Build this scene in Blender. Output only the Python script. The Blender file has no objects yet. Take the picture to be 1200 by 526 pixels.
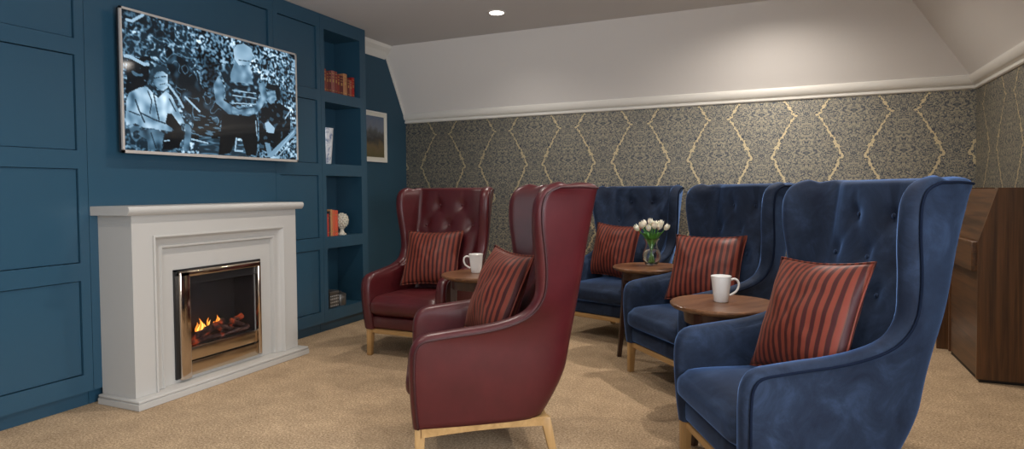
import bpy, bmesh, math, random
from mathutils import Vector, Matrix, noise as mnoise
random.seed(7)
PI = math.pi
sc = bpy.context.scene
COL = sc.collection

# ------------------------------------------------------------------ camera
CAM_Z = 1.22
cam_data = bpy.data.cameras.new('camera')
cam = bpy.data.objects.new('camera', cam_data)
COL.objects.link(cam)
F_PX, YAW, PITCH, ROLL, CY = 736.35, 0.4130323, 0.02830234, -0.00984896, 244.7787
cy_, sy_ = math.cos(YAW), math.sin(YAW)
R1 = Matrix(((cy_, sy_, 0), (0, 0, -1), (-sy_, cy_, 0)))
R2 = Matrix(((1, 0, 0), (0, math.cos(PITCH), -math.sin(PITCH)), (0, math.sin(PITCH), math.cos(PITCH))))
R3 = Matrix(((math.cos(ROLL), -math.sin(ROLL), 0), (math.sin(ROLL), math.cos(ROLL), 0), (0, 0, 1)))
RW = R3 @ R2 @ R1                       # rows: image right, image down, forward
rt_, dn_, fw_ = Vector(RW[0]), Vector(RW[1]), Vector(RW[2])
m3 = Matrix((rt_, -dn_, -fw_)).transposed()
cam.matrix_world = Matrix.Translation((0, 0, CAM_Z)) @ m3.to_4x4()
cam_data.sensor_width = 36
cam_data.lens = 36 * F_PX / 1200
cam_data.shift_y = (CY - 263) / 1200
cam_data.clip_start = 0.05
sc.camera = cam

# ------------------------------------------------------------------ light and exposure
sc.view_settings.view_transform = 'Standard'
sc.view_settings.look = 'None'
sc.view_settings.gamma = 1
sc.view_settings.use_curve_mapping = False
sc.view_settings.exposure = 0.18
world = bpy.data.worlds.new('world')
sc.world = world
world.use_nodes = True
world.node_tree.nodes['Background'].inputs[0].default_value = (0.55, 0.7, 1.0, 1)
world.node_tree.nodes['Background'].inputs[1].default_value = 0.6

DOWNLIGHT_W = 75.0
DAYLIGHT_W = 165.0
def area_light(name, loc, rot, sx, sy, power, color):
    d = bpy.data.lights.new(name, 'AREA'); d.shape = 'RECTANGLE'
    d.size = sx; d.size_y = sy; d.energy = power; d.color = color
    o = bpy.data.objects.new(name, d); COL.objects.link(o)
    o.location = loc; o.rotation_euler = rot
    return o
# daylight entering by the window in the right-hand wall beside the photographer, and by a smaller one behind
area_light('window_daylight', (1.62, 0.35, 1.40), (0, PI/2, 0), 1.15, 2.0, DAYLIGHT_W, (0.86, 0.93, 1.0))
area_light('window_daylight', (-1.0, -1.95, 1.5), (PI/2, 0, 0), 1.6, 1.3, DAYLIGHT_W*.12, (0.86, 0.93, 1.0))

# ------------------------------------------------------------------ materials
def lin(h):
    h = h.lstrip('#'); v = [int(h[i:i+2], 16)/255 for i in (0, 2, 4)]
    return tuple((c/12.92 if c <= .04045 else ((c+.055)/1.055)**2.4) for c in v)
def mat(name, color=(.5, .5, .5), rough=.5, metal=0, **kw):
    m = bpy.data.materials.new(name); m.use_nodes = True
    b = m.node_tree.nodes['Principled BSDF']
    b.inputs['Base Color'].default_value = (*color, 1)
    b.inputs['Roughness'].default_value = rough
    b.inputs['Metallic'].default_value = metal
    for k, v in kw.items():
        k = k.replace('_', ' ')
        b.inputs[k].default_value = (*v, 1) if isinstance(v, tuple) and len(v) == 3 else v
    return m
def N(m, typ, **props):
    n = m.node_tree.nodes.new(typ)
    for k, v in props.items(): setattr(n, k, v)
    return n
def L(m, a, b): m.node_tree.links.new(a, b)
def bsdf(m): return m.node_tree.nodes['Principled BSDF']
def coords(m, kind='Object', scale=(1, 1, 1)):
    tc = N(m, 'ShaderNodeTexCoord'); mp = N(m, 'ShaderNodeMapping')
    mp.inputs['Scale'].default_value = scale
    L(m, tc.outputs[kind], mp.inputs['Vector']); return mp.outputs[0]
def noise_tex(m, vec, scale, detail=3, rough=.5, dist=0):
    n = N(m, 'ShaderNodeTexNoise'); n.inputs['Scale'].default_value = scale
    n.inputs['Detail'].default_value = detail; n.inputs['Roughness'].default_value = rough
    n.inputs['Distortion'].default_value = dist
    L(m, vec, n.inputs['Vector']); return n.outputs['Fac']
def ramp(m, fac, stops):
    r = N(m, 'ShaderNodeValToRGB'); e = r.color_ramp.elements
    while len(e) < len(stops): e.new(0.5)
    for el, (p, c) in zip(e, stops): el.position = p; el.color = (*c, 1)
    L(m, fac, r.inputs[0]); return r.outputs[0]
def bump(m, h, strength=.2, dist=.01):
    b = N(m, 'ShaderNodeBump'); b.inputs['Strength'].default_value = strength
    b.inputs['Distance'].default_value = dist
    L(m, h, b.inputs['Height']); L(m, b.outputs[0], bsdf(m).inputs['Normal'])
def mth(m, op, a, b=None, c=None):
    n = N(m, 'ShaderNodeMath', operation=op)
    for i, v in enumerate((a, b, c)):
        if v is None: continue
        if isinstance(v, (int, float)): n.inputs[i].default_value = v
        else: L(m, v, n.inputs[i])
    return n.outputs[0]
def mix(m, fac, a, b):
    n = N(m, 'ShaderNodeMix', data_type='RGBA')
    if isinstance(fac, (int, float)): n.inputs[0].default_value = fac
    else: L(m, fac, n.inputs[0])
    for i, v in ((6, a), (7, b)):
        if isinstance(v, tuple): n.inputs[i].default_value = (*v, 1)
        else: L(m, v, n.inputs[i])
    return n.outputs[2]

def wood(name, c1, c2, axis=0, scale=1.0, rough=.4, stretch=12):
    m = mat(name, c1, rough)
    s = [9*scale]*3; s[axis] = 9*scale/stretch
    v = coords(m, 'Object', tuple(s))
    f = noise_tex(m, v, 3.0, 5, .6, .8)
    c = ramp(m, f, [(.3, c1), (.5, tuple((a+b)/2 for a, b in zip(c1, c2))), (.7, c2)])
    L(m, c, bsdf(m).inputs['Base Color'])
    bump(m, f, .05, .003)
    return m

M = {}
m = M['blue_paint'] = mat('blue_paint', (0.022, 0.071, 0.116), .33)
bump(m, noise_tex(m, coords(m), 60, 2), .02, .001)
M['blue_wall'] = mat('blue_wall_paint', (0.018, 0.066, 0.108), .6)
m = M['plaster'] = mat('plaster', (0.77, 0.735, 0.70), .85)
bump(m, noise_tex(m, coords(m), 90, 2), .03, .001)
M['ceiling'] = mat('ceiling_paint', (0.66, 0.65, 0.655), .9)
M['white_trim'] = mat('white_trim', (0.78, 0.75, 0.69), .4)
m = M['surround'] = mat('fire_surround_paint', (0.47, 0.45, 0.42), .42)
# carpet
m = M['carpet'] = mat('carpet', (.4, .3, .2), 1.0)
v = coords(m)
f1 = noise_tex(m, v, 95, 4, .8); f2 = noise_tex(m, v, 5.5, 4, .65)
c1 = ramp(m, f1, [(.30, (0.15, 0.10, 0.06)), (.5, (0.46, 0.33, 0.205)), (.70, (0.78, 0.61, 0.43))])
c2 = ramp(m, f2, [(.3, (0.80, 0.78, 0.76)), (.7, (1.08, 1.06, 1.04))])
mm = N(m, 'ShaderNodeMix', data_type='RGBA', blend_type='MULTIPLY'); mm.inputs[0].default_value = 1
L(m, c1, mm.inputs[6]); L(m, c2, mm.inputs[7]); L(m, mm.outputs[2], bsdf(m).inputs['Base Color'])
bump(m, f1, .8, .008)
bsdf(m).inputs['Specular IOR Level'].default_value = .1
# damask wallpaper
def damask(name, axis):
    m = mat(name, (.3, .3, .3), .46)
    tc = N(m, 'ShaderNodeTexCoord'); sp = N(m, 'ShaderNodeSeparateXYZ'); L(m, tc.outputs['Object'], sp.inputs[0])
    u = sp.outputs[axis]; z = sp.outputs[2]
    P, Z1, H = 0.362, 1.85, 0.35
    uu = mth(m, 'ADD', u, .573 + 40*P)
    mm_ = mth(m, 'PINGPONG', uu, P)                    # distance from the nearest even axis
    cell = mth(m, 'MODULO', mth(m, 'FLOOR', mth(m, 'DIVIDE', mth(m, 'ADD', uu, P*.5), P)), 2)
    # near odd axes the motif repeats half a period lower: fold to a common local frame
    ml = mth(m, 'PINGPONG', uu, P/2)                   # 0 at each axis, P/2 between two axes
    zl = mth(m, 'ADD', z, mth(m, 'MULTIPLY', cell, H))
    ph = mth(m, 'DIVIDE', mth(m, 'SUBTRACT', Z1 + 20*H, z), H)   # 0 at the narrow level
    tri = mth(m, 'PINGPONG', ph, 1)                    # 0 narrow .. 1 wide
    tr = mth(m, 'POWER', tri, .85)
    cmb = N(m, 'ShaderNodeCombineXYZ'); L(m, ml, cmb.inputs[0]); L(m, mth(m, 'MODULO', mth(m, 'ADD', zl, 14*H), 2*H), cmb.inputs[2])
    vec = cmb.outputs[0]
    cm2 = N(m, 'ShaderNodeCombineXYZ'); L(m, mm_, cm2.inputs[0]); L(m, z, cm2.inputs[2])
    wob = mth(m, 'MULTIPLY', mth(m, 'SUBTRACT', noise_tex(m, cm2.outputs[0], 30, 3, .6), .5), .085)
    off = mth(m, 'MULTIPLY_ADD', tr, P*.52, P*.24)
    d = mth(m, 'ABSOLUTE', mth(m, 'ADD', mth(m, 'SUBTRACT', mm_, off), wob))
    wid = mth(m, 'MULTIPLY_ADD', noise_tex(m, cm2.outputs[0], 48, 2), .062, -.0195)
    gold_line = mth(m, 'LESS_THAN', d, wid)
    rim_line = mth(m, 'SUBTRACT', mth(m, 'LESS_THAN', d, mth(m, 'ADD', wid, .006)), gold_line)
    # filigree : contour lines of a mirrored noise
    n1 = noise_tex(m, vec, 30, 2, .5, 1.0)
    fil = mth(m, 'PINGPONG', mth(m, 'MULTIPLY', n1, 10), 1)
    n2 = noise_tex(m, vec, 75, 3, .65, .5)
    cream = (0.46, 0.405, 0.29); grey = (0.155, 0.17, 0.18); dark = (0.045, 0.058, 0.09)
    gold = (0.66, 0.55, 0.34)
    base = ramp(m, fil, [(.16, dark), (.40, grey), (.66, cream)])
    base2 = ramp(m, n2, [(.42, (0.05, 0.066, 0.096)), (.56, (0.37, 0.325, 0.23))])
    c = mix(m, .35, base, base2)
    c = mix(m, rim_line, c, dark)
    c = mix(m, gold_line, c, gold)
    L(m, c, bsdf(m).inputs['Base Color'])
    L(m, mth(m, 'MULTIPLY_ADD', gold_line, .1, .62), bsdf(m).inputs['Metallic'])
    bump(m, fil, .12, .002)
    return m
M['damask_back'] = damask('damask_wallpaper', 0)
M['damask_right'] = damask('damask_wallpaper_right', 1)
# leather
m = M['leather'] = mat('burgundy_leather', (0.095, 0.009, 0.013), .36)
v = coords(m); f = noise_tex(m, v, 260, 2, .5); f2 = noise_tex(m, v, 7, 3, .6)
L(m, ramp(m, f2, [(.3, (0.058, 0.0062, 0.0082)), (.7, (0.078, 0.0088, 0.0114))]), bsdf(m).inputs['Base Color'])
bump(m, mth(m, 'ADD', mth(m, 'MULTIPLY', f, .35), f2), .12, .006)
M['stitch'] = mat('burgundy_piping', (0.035, 0.004, 0.006), .5)
# velvet
m = M['velvet'] = mat('blue_velvet', (0.02, 0.05, 0.13), .75)
v = coords(m); f = noise_tex(m, v, 6, 5, .7, .8); f2 = noise_tex(m, v, 320, 2)
L(m, ramp(m, f, [(.32, (0.010, 0.0145, 0.029)), (.52, (0.0165, 0.026, 0.050)), (.72, (0.029, 0.047, 0.092))]), bsdf(m).inputs['Base Color'])
bsdf(m).inputs['Sheen Weight'].default_value = .6
bsdf(m).inputs['Sheen Roughness'].default_value = .35
bsdf(m).inputs['Sheen Tint'].default_value = (0.24, 0.46, 1, 1)
bsdf(m).inputs['Specular IOR Level'].default_value = .15
bump(m, f2, .15, .002)
M['velvet_pipe'] = mat('blue_piping', (0.005, 0.009, 0.022), .9, 0, Specular_IOR_Level=.1)
# striped satin
m = M['stripe'] = mat('striped_satin', (.2, .05, .03), .5)
tc = N(m, 'ShaderNodeTexCoord'); sp = N(m, 'ShaderNodeSeparateXYZ'); L(m, tc.outputs['Object'], sp.inputs[0])
fx = mth(m, 'FRACT', mth(m, 'DIVIDE', mth(m, 'ADD', sp.outputs[0], 1.0), .0345))
c = ramp(m, fx, [(.0, (0.046, 0.008, 0.009)), (.40, (0.046, 0.008, 0.009)), (.45, (0.10, 0.034, 0.020)), (.50, (0.185, 0.036, 0.022)), (.92, (0.185, 0.036, 0.022)), (.97, (0.10, 0.034, 0.020))])
L(m, c, bsdf(m).inputs['Base Color'])
bsdf(m).inputs['Sheen Weight'].default_value = .12
bsdf(m).inputs['Sheen Tint'].default_value = (1, .5, .35, 1)
bsdf(m).inputs['Specular IOR Level'].default_value = .22
bump(m, noise_tex(m, tc.outputs['Object'], 9, 3), .25, .01)
M['oak'] = wood('oak', (0.34, 0.19, 0.066), (0.50, 0.305, 0.125), 0, 1, .45)
M['oak_leg'] = wood('oak_leg', (0.34, 0.19, 0.066), (0.50, 0.305, 0.125), 2, 1, .45)
M['walnut'] = wood('walnut', (0.085, 0.034, 0.015), (0.24, 0.112, 0.052), 0, 1.3, .28)
M['walnut_dark'] = wood('dark_walnut', (0.028, 0.011, 0.007), (0.06, 0.026, 0.016), 2, 1, .35)
M['cab_v'] = wood('brown_veneer_upright', (0.040, 0.016, 0.006), (0.15, 0.064, 0.022), 2, 1.2, .4, 25)
M['cab_h'] = wood('brown_veneer_level', (0.036, 0.015, 0.006), (0.13, 0.056, 0.021), 1, 1.2, .4, 25)
M['cab_dark'] = mat('dark_plinth', (0.012, 0.009, 0.008), .6)
M['ceramic'] = mat('white_ceramic', (0.80, 0.78, 0.75), .22)
M['chrome'] = mat('polished_nickel', (0.62, 0.52, 0.43), .12, 1.0)
M['brass'] = mat('bronzed_metal', (0.58, 0.47, 0.35), .2, 1.0)
M['black'] = mat('black_metal', (0.012, 0.012, 0.013), .4)
M['soot'] = mat('dark_firebox', (0.03, 0.028, 0.028), .6)
M['tv_frame'] = mat('silver_bezel', (0.62, 0.57, 0.53), .4, .4)
M['paper'] = mat('book_pages', (0.72, 0.66, 0.54), .8)
M['gilt'] = mat('gilt_lettering', (0.55, 0.36, 0.14), .35, .8)
M['steel'] = mat('grey_silver', (0.17, 0.165, 0.16), .35, .8)
M['glass'] = mat('clear_glass', (1, 1, 1), .02, 0, Transmission_Weight=1.0, IOR=1.45)
M['fireglass'] = mat('fire_glass', (.9, .85, .85), .03, 0, Transmission_Weight=1.0, IOR=1.1)
M['petal'] = mat('cream_petal', (0.86, 0.80, 0.66), .5, 0, Subsurface_Weight=.1)
m = M['green'] = mat('tulip_green', (0.07, 0.24, 0.03), .45)
M['water'] = mat('vase_water', (.95, 1, .95), .02, 0, Transmission_Weight=1.0, IOR=1.33)

def emis(name, color, strength):
    m = mat(name, (0, 0, 0), .6)
    bsdf(m).inputs['Emission Color'].default_value = (*color, 1)
    bsdf(m).inputs['Emission Strength'].default_value = strength
    return m
M['lamp'] = emis('lamp_lens', (1, .95, .88), 14)
M['flame'] = emis('flame', (1, .26, .03), 1.6)
M['flame_core'] = emis('flame_core', (1, .5, .1), 2.2)
M['ember'] = emis('ember', (1, .16, .02), 1.2)

# ------------------------------------------------------------------ mesh helpers
class MB:
    """collects geometry for ONE mesh object"""
    def __init__(s): s.v = []; s.f = []; s.mi = []; s.cur = 0
    def add(s, verts, faces):
        b = len(s.v); s.v += [tuple(p) for p in verts]
        s.f += [tuple(b+i for i in f) for f in faces]; s.mi += [s.cur]*len(faces); return s
    def box(s, x0, x1, y0, y1, z0, z1):
        v = [(x, y, z) for z in (z0, z1) for y in (y0, y1) for x in (x0, x1)]
        return s.add(v, [(0, 2, 3, 1), (4, 5, 7, 6), (0, 1, 5, 4), (2, 6, 7, 3), (0, 4, 6, 2), (1, 3, 7, 5)])
    def rbox(s, x0, x1, y0, y1, z0, z1, r=.005, seg=2):
        bm = bmesh.new(); bmesh.ops.create_cube(bm, size=1)
        for p in bm.verts:
            p.co = Vector(((x0+x1)/2+p.co.x*(x1-x0), (y0+y1)/2+p.co.y*(y1-y0), (z0+z1)/2+p.co.z*(z1-z0)))
        bmesh.ops.bevel(bm, geom=bm.edges[:], offset=r, segments=seg, affect='EDGES', profile=.5)
        return s.bm(bm)
    def bm(s, bm, mw=None):
        bm.verts.ensure_lookup_table()
        if mw: bmesh.ops.transform(bm, matrix=mw, verts=bm.verts)
        s.add([p.co[:] for p in bm.verts], [[q.index for q in f.verts] for f in bm.faces]); bm.free(); return s
    def prism(s, poly, axis, a0, a1):
        """poly: 2D points; extruded along axis 0/1/2 from a0 to a1"""
        def P(p, a):
            q = list(p); q.insert(axis, a); return tuple(q)
        n = len(poly)
        return s.add([P(p, a0) for p in poly]+[P(p, a1) for p in poly],
                     [tuple(range(n))[::-1], tuple(range(n, 2*n))]+[(i, (i+1) % n, n+(i+1) % n, n+i) for i in range(n)])
    def lathe(s, prof, seg=40, c=(0, 0, 0), closed=False):
        v = []; f = []; n = len(prof)
        for i in range(seg):
            a = 2*PI*i/seg
            for r, z in prof: v.append((c[0]+r*math.cos(a), c[1]+r*math.sin(a), c[2]+z))
        for i in range(seg):
            j = (i+1) % seg
            for k in range(n-1 if not closed else n):
                l = (k+1) % n
                f.append((i*n+k, j*n+k, j*n+l, i*n+l))
        if not closed:
            for k, rev in ((0, True), (n-1, False)):
                if prof[k][0] > 1e-4:
                    q = [i*n+k for i in range(seg)]; f.append(tuple(q[::-1] if rev else q))
        return s.add(v, f)
    def tube(s, pts, r, seg=8, closed=False):
        pts = [Vector(p) for p in pts]; n = len(pts); v = []; f = []
        rr = r if isinstance(r, (list, tuple)) else [r]*n
        up = None
        for i, p in enumerate(pts):
            a = pts[i-1] if (i or closed) else p; b = pts[(i+1) % n] if (i < n-1 or closed) else p
            t = (b-a).normalized()
            if up is None: up = t.orthogonal().normalized()
            up = (up - t*up.dot(t))
            up = up.normalized() if up.length > 1e-6 else t.orthogonal().normalized()
            w = t.cross(up)
            for k in range(seg):
                an = 2*PI*k/seg; v.append(p+(up*math.cos(an)+w*math.sin(an))*rr[i])
        for i in range(n if closed else n-1):
            j = (i+1) % n
            for k in range(seg):
                l = (k+1) % seg
                f.append((i*seg+k, i*seg+l, j*seg+l, j*seg+k))
        if not closed:
            f.append(tuple(range(seg))[::-1]); f.append(tuple((n-1)*seg+k for k in range(seg)))
        return s.add(v, f)
    def sphere(s, c, r, sx=1, sy=1, sz=1, u=14, w=9):
        bm = bmesh.new(); bmesh.ops.create_uvsphere(bm, u_segments=u, v_segments=w, radius=r)
        for p in bm.verts: p.co = Vector((c[0]+p.co.x*sx, c[1]+p.co.y*sy, c[2]+p.co.z*sz))
        return s.bm(bm)
    def loft(s, quads_a, quads_b):
        n = len(quads_a)
        return s.add(list(quads_a)+list(quads_b), [tuple(range(n))[::-1], tuple(range(n, 2*n))]+[(i, (i+1) % n, n+(i+1) % n, n+i) for i in range(n)])
    def build(s, name, material, parent=None, smooth=False, angle=40, fix=True):
        me = bpy.data.meshes.new(name)
        me.from_pydata(s.v, [], s.f)
        mats = material if isinstance(material, (list, tuple)) else [material]
        for q in mats: me.materials.append(q)
        for i, p in enumerate(me.polygons):
            p.material_index = s.mi[i]; p.use_smooth = smooth
        if fix:
            bm = bmesh.new(); bm.from_mesh(me); bmesh.ops.recalc_face_normals(bm, faces=bm.faces); bm.to_mesh(me); bm.free()
        if smooth and angle < 180:
            me.set_sharp_from_angle(angle=math.radians(angle))
        me.update()
        o = bpy.data.objects.new(name, me); COL.objects.link(o)
        if parent: o.parent = parent
        return o
def empty(name, loc=(0, 0, 0), rz=0):
    o = bpy.data.objects.new(name, None); COL.objects.link(o)
    o.empty_display_size = .1
    o.location = loc; o.rotation_euler = (0, 0, rz); return o
def tag(o, label=None, cat=None, group=None, kind=None):
    if label: o['label'] = label
    if cat: o['category'] = cat
    if group: o['group'] = group
    if kind: o['kind'] = kind
    return o
def copy_tree(o, parent=None):
    c = o.copy(); COL.objects.link(c)
    if parent: c.parent = parent
    for ch in list(o.children): copy_tree(ch, c)
    return c
def struct(mb, name, material, **kw):
    return tag(mb.build(name, material, **kw), kind='structure')
def catmull(pts, n):
    """sample a Catmull-Rom curve through pts, n samples, returns list of tuples"""
    k = len(pts); out = []
    for i in range(n):
        t = i/(n-1)*(k-1); j = min(int(t), k-2); u = t-j
        p0 = pts[max(j-1, 0)]; p1 = pts[j]; p2 = pts[j+1]; p3 = pts[min(j+2, k-1)]
        out.append(tuple(.5*((2*b)+(-a+c)*u+(2*a-5*b+4*c-d)*u*u+(-a+3*b-3*c+d)*u**3) for a, b, c, d in zip(p0, p1, p2, p3)))
    return out

# ------------------------------------------------------------------ the room
XW, YB, XR, YF = -3.94, 6.03, 1.365, -1.75       # left wall, back wall, right wall, wall behind the camera
ZC, ZR = 2.768, 2.0                              # ceiling, dado rail
XC = -3.69                                       # face of the panelling
FY, FX = 5.63, 0.785                             # folds of the sloping ceiling
ZS = 2.03
struct(MB().box(-4.2, XR+.2, YF-.3, YB+.2, -.1, 0), 'floor', M['carpet'])
struct(MB().box(-4.2, FX, YF-.2, FY, ZC, ZC+.1), 'ceiling', M['ceiling'])
# sloping parts of the ceiling, each a slab
s = MB(); s.loft([(-4.2, YB, ZS), (XR, YB, ZS), (FX, FY, ZC), (-4.2, FY, ZC)],
                 [(-4.2, YB+.1, ZS+.03), (XR+.1, YB+.1, ZS+.03), (FX+.1, FY+.1, ZC+.08), (-4.2, FY+.1, ZC+.08)])
struct(s, 'ceiling_slope_back', M['plaster'])
s = MB(); s.loft([(XR, YB, ZS), (XR, YF-.2, ZS), (FX, YF-.2, ZC), (FX, FY, ZC)],
                 [(XR+.1, YB+.1, ZS+.03), (XR+.1, YF-.2, ZS+.03), (FX+.1, YF-.2, ZC+.08), (FX+.1, FY+.1, ZC+.08)])
struct(s, 'ceiling_slope_right', M['plaster'])
struct(MB().box(-4.2, XR+.2, YB, YB+.15, 0, ZS+.02), 'wall_back', M['damask_back'])
s = MB(); s.box(XR, XR+.15, 1.35, YB, 0, ZS+.02); s.box(XR, XR+.15, YF-.2, -.65, 0, ZS+.02)
s.box(XR, XR+.15, -.65, 1.35, 0, .82); s.box(XR, XR+.15, -.65, 1.35, 1.97, ZS+.02)
struct(s, 'wall_right', M['damask_right'])
s = MB()
for q in ((-.65, -.60, .82, 1.97), (1.30, 1.35, .82, 1.97), (-.65, 1.35, .82, .87), (-.65, 1.35, 1.92, 1.97), (.33, .37, .82, 1.97)):
    s.box(XR+.04, XR+.10, *q)
struct(s, 'window_1', M['white_trim'])
s = MB(); s.box(-4.2, XW, 4.97, YB, 0, ZC); s.box(-4.2, -4.02, YF-.2, 4.97, 0, ZC)
struct(s, 'wall_left', M['blue_wall'])
# wall behind the camera with two window openings
s = MB(); y0, y1 = YF-.12, YF
for a, b, c, d in ((-4.2, XR, 0, .85), (-4.2, XR, 2.15, ZC), (-4.2, -1.8, .85, 2.15), (-.2, XR, .85, 2.15)):
    s.box(a, b, y0, y1, c, d)
struct(s, 'wall_front', M['plaster'])
for i, (a, b) in enumerate(((-1.8, -.2),)):
    s = MB()
    for q in ((a, a+.05, .85, 2.15), (b-.05, b, .85, 2.15), (a, b, .85, .9), (a, b, 2.1, 2.15), ((a+b)/2-.02, (a+b)/2+.02, .85, 2.15)):
        s.box(q[0], q[1], YF-.09, YF-.03, q[2], q[3])
    struct(s, 'window_2', M['white_trim'])
# moulded rail between wallpaper and slope (back and right)
prof = [(0, 1.990), (.012, 1.990), (.020, 1.997), (.020, 2.010), (.010, 2.014), (.010, 2.024), (.030, 2.030), (.034, 2.040), (.030, 2.062), (.022, 2.082), (.012, 2.095), (0.0, 2.100)]
s = MB(); n = len(prof)
A = [(-3.94, YB-d-max(0, (z-ZS))*.54*.95, z) for d, z in prof]
slope_r = (XR-FX)/(ZC-ZS)
B = [(XR-d-max(0, (z-ZS))*slope_r*.95, YB-d-max(0, (z-ZS))*.54*.95, z) for d, z in prof]
Cc = [(XR-d-max(0, (z-ZS))*slope_r*.95, YF, z) for d, z in prof]
s.add(A+B+Cc, [(i, i+1, n+i+1, n+i) for i in range(n-1)]+[(n+i, n+i+1, 2*n+i+1, 2*n+i) for i in range(n-1)])
struct(s, 'trim_1', M['white_trim'], smooth=True, angle=25)
# cornice on the left recess wall
s = MB(); cv = [(XW+.001, 2.635), (XW+.012, 2.645), (XW+.02, 2.66), (XW+.045, 2.70), (XW+.085, 2.735), (XW+.09, 2.745), (XW+.10, 2.767), (XW, 2.767)]
s.prism(cv, 1, 4.972, 5.645)
struct(s, 'trim_2', M['white_trim'])
# narrow white bead along the slope edge on the blue wall
s = MB(); s.loft([(XW, 5.632, 2.70), (XW, 5.66, 2.70), (XW, 6.03, 2.045), (XW, 6.015, 2.02)],
                 [(XW+.012, 5.632, 2.70), (XW+.012, 5.66, 2.70), (XW+.012, 6.03, 2.045), (XW+.012, 6.015, 2.02)])
struct(s, 'trim_3', M['white_trim'])
s = MB(); s.box(XW, XW+.018, 4.97, YB-.002, .001, .14)
struct(s, 'baseboard_left', M['blue_paint'])
s = MB(); s.box(XW+.02, XR-.02, YB-.018, YB-.001, .001, .14)
struct(s, 'baseboard_back', M['white_trim'])

# chimney breast: flat painted boarding with one recessed panel above the television
rows = [(.19, .732), (.834, 1.372), (1.475, 2.016), (2.108, 2.645)]
def framed(mb_frame, ya, yb, y_open0, y_open1, rows, x_face=XC, x_in=XC-.016, z0=.09, z1=ZC-.004, back=-4.0):
    """stiles and rails with holes at rows"""
    mb_frame.box(back, x_face, ya, y_open0, z0, z1)
    mb_frame.box(back, x_face, y_open1, yb, z0, z1)
    zz = z0
    for a, b in rows:
        mb_frame.box(back, x_face, y_open0, y_open1, zz, a); zz = b
    mb_frame.box(back, x_face, y_open0, y_open1, zz, z1)
s = MB()
framed(s, 2.340, 3.792, 3.03, 3.745, [(2.108, 2.645)])
s.box(-4.0, XC-.014, 3.036, 3.739, 2.114, 2.639); s.box(-4.0, XC-.03, 3.03, 3.745, 2.108, 2.645)
s.box(-4.0, XC-.05, 2.340, 3.792, 0.001, .095)
struct(s, 'wall_chimney', M['blue_paint'])
# panelled cupboards
def panelled(ya, yb, p0, p1, label, grp=None):
    r = empty('panelled_cupboard', (XC, (ya+yb)/2, 0))
    tag(r, label, 'cupboard', grp)
    inv = lambda o: (setattr(o, 'matrix_parent_inverse', Matrix.Translation((-XC, -(ya+yb)/2, 0))), o)[1]
    s = MB(); framed(s, ya, yb, p0, p1, rows)
    inv(s.build('face_frame', M['blue_paint'], r))
    for a, b in rows:
        q = MB(); q.box(XC-.040, XC-.012, p0+.005, p1-.005, a+.005, b-.005)
        q.box(-4.0, XC-.040, p0+.0005, p1-.0005, a+.0005, b-.0005)
        inv(q.build('panel', M['blue_paint'], r))
    q = MB(); q.box(-4.0, XC-.05, ya, yb, .001, .089)
    inv(q.build('plinth', M['blue_paint'], r))
    return r
panelled(1.235, 2.337, 1.287, 2.285, 'tall dark blue panelled cupboard at the left edge of the photo, left of the fireplace')
panelled(.130, 1.232, .182, 1.18, 'tall dark blue panelled cupboard furthest left, beyond the edge of the photo')
panelled(3.795, 4.331, 3.842, 4.286, 'narrow dark blue panelled cupboard between the television and the open bookcase')
# bookcase with four open niches
bk = empty('bookcase', (XC, 4.65, 0)); tag(bk, 'tall dark blue built-in bookcase with four open niches right of the television', 'bookcase')
bki = Matrix.Translation((-XC, -4.65, 0))
s = MB(); framed(s, 4.334, 4.968, 4.384, 4.882, rows, back=XC-.022)
o = s.build('face_frame', M['blue_paint'], bk); o.matrix_parent_inverse = bki
s = MB(); s.box(-4.0, XC-.022, 4.882, 4.968, .09, ZC-.004); s.box(-4.0, XC-.022, 4.334, 4.384, .09, ZC-.004)
o = s.build('side_panel', M['blue_paint'], bk); o.matrix_parent_inverse = bki
s = MB(); s.box(-4.012, -3.99, 4.384, 4.882, .09, ZC-.004)
o = s.build('back_panel', M['blue_paint'], bk); o.matrix_parent_inverse = bki
zz = .09
for a, b in rows+[(ZC-.004, 0)]:
    s = MB(); s.box(-3.99, XC-.022, 4.384, 4.882, zz, a); zz = b
    o = s.build('shelf', M['blue_paint'], bk); o.matrix_parent_inverse = bki
s = MB(); s.box(-4.0, XC-.05, 4.334, 4.968, .001, .089)
o = s.build('plinth', M['blue_paint'], bk); o.matrix_parent_inverse = bki

# ------------------------------------------------------------------ fireplace
fp = empty('fireplace', (-3.5, 3.04, 0)); tag(fp, 'off-white moulded fireplace surround with a flame-effect electric fire', 'fireplace')
fpi = Matrix.Translation((3.5, -3.04, 0))
def fpart(mb, name, material, parent=fp, **kw):
    o = mb.build(name, material, parent, **kw)
    if parent is fp: o.matrix_parent_inverse = fpi    # sub-parts sit on a part whose own frame is the world's
    return o
XBk = XC-.001+.002
s = MB(); s.rbox(XBk, -3.333, 2.358, 3.732, .001, .037, .002, 1)
s.rbox(XBk, -3.336, 2.361, 3.729, .0385, .056, .006, 3); s.box(XBk, -3.342, 2.367, 3.723, .03, .05)
fpart(s, 'hearth', M['surround'], smooth=True)
X1, X2 = -3.40, -3.45
s = MB()
s.box(XBk, X1, 2.388, 2.516, .057, 1.102)     # left jamb
s.box(XBk, X1, 3.556, 3.684, .057, 1.102)
s.box(XBk, X1, 2.516, 3.556, .980, 1.102)
fpart(s, 'pilasters', M['surround'])
# inner slab with the fire opening
s = MB(); oy0, oy1, oz0, oz1 = 2.715, 3.335, .10, .735
s.box(XBk, X2, 2.516, oy0, .057, .980); s.box(XBk, X2, oy1, 3.556, .057, .980)
s.box(XBk, X2, oy0, oy1, .057, oz0); s.box(XBk, X2, oy0, oy1, oz1, .980)
fpart(s, 'inner_slab', M['surround'])
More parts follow.
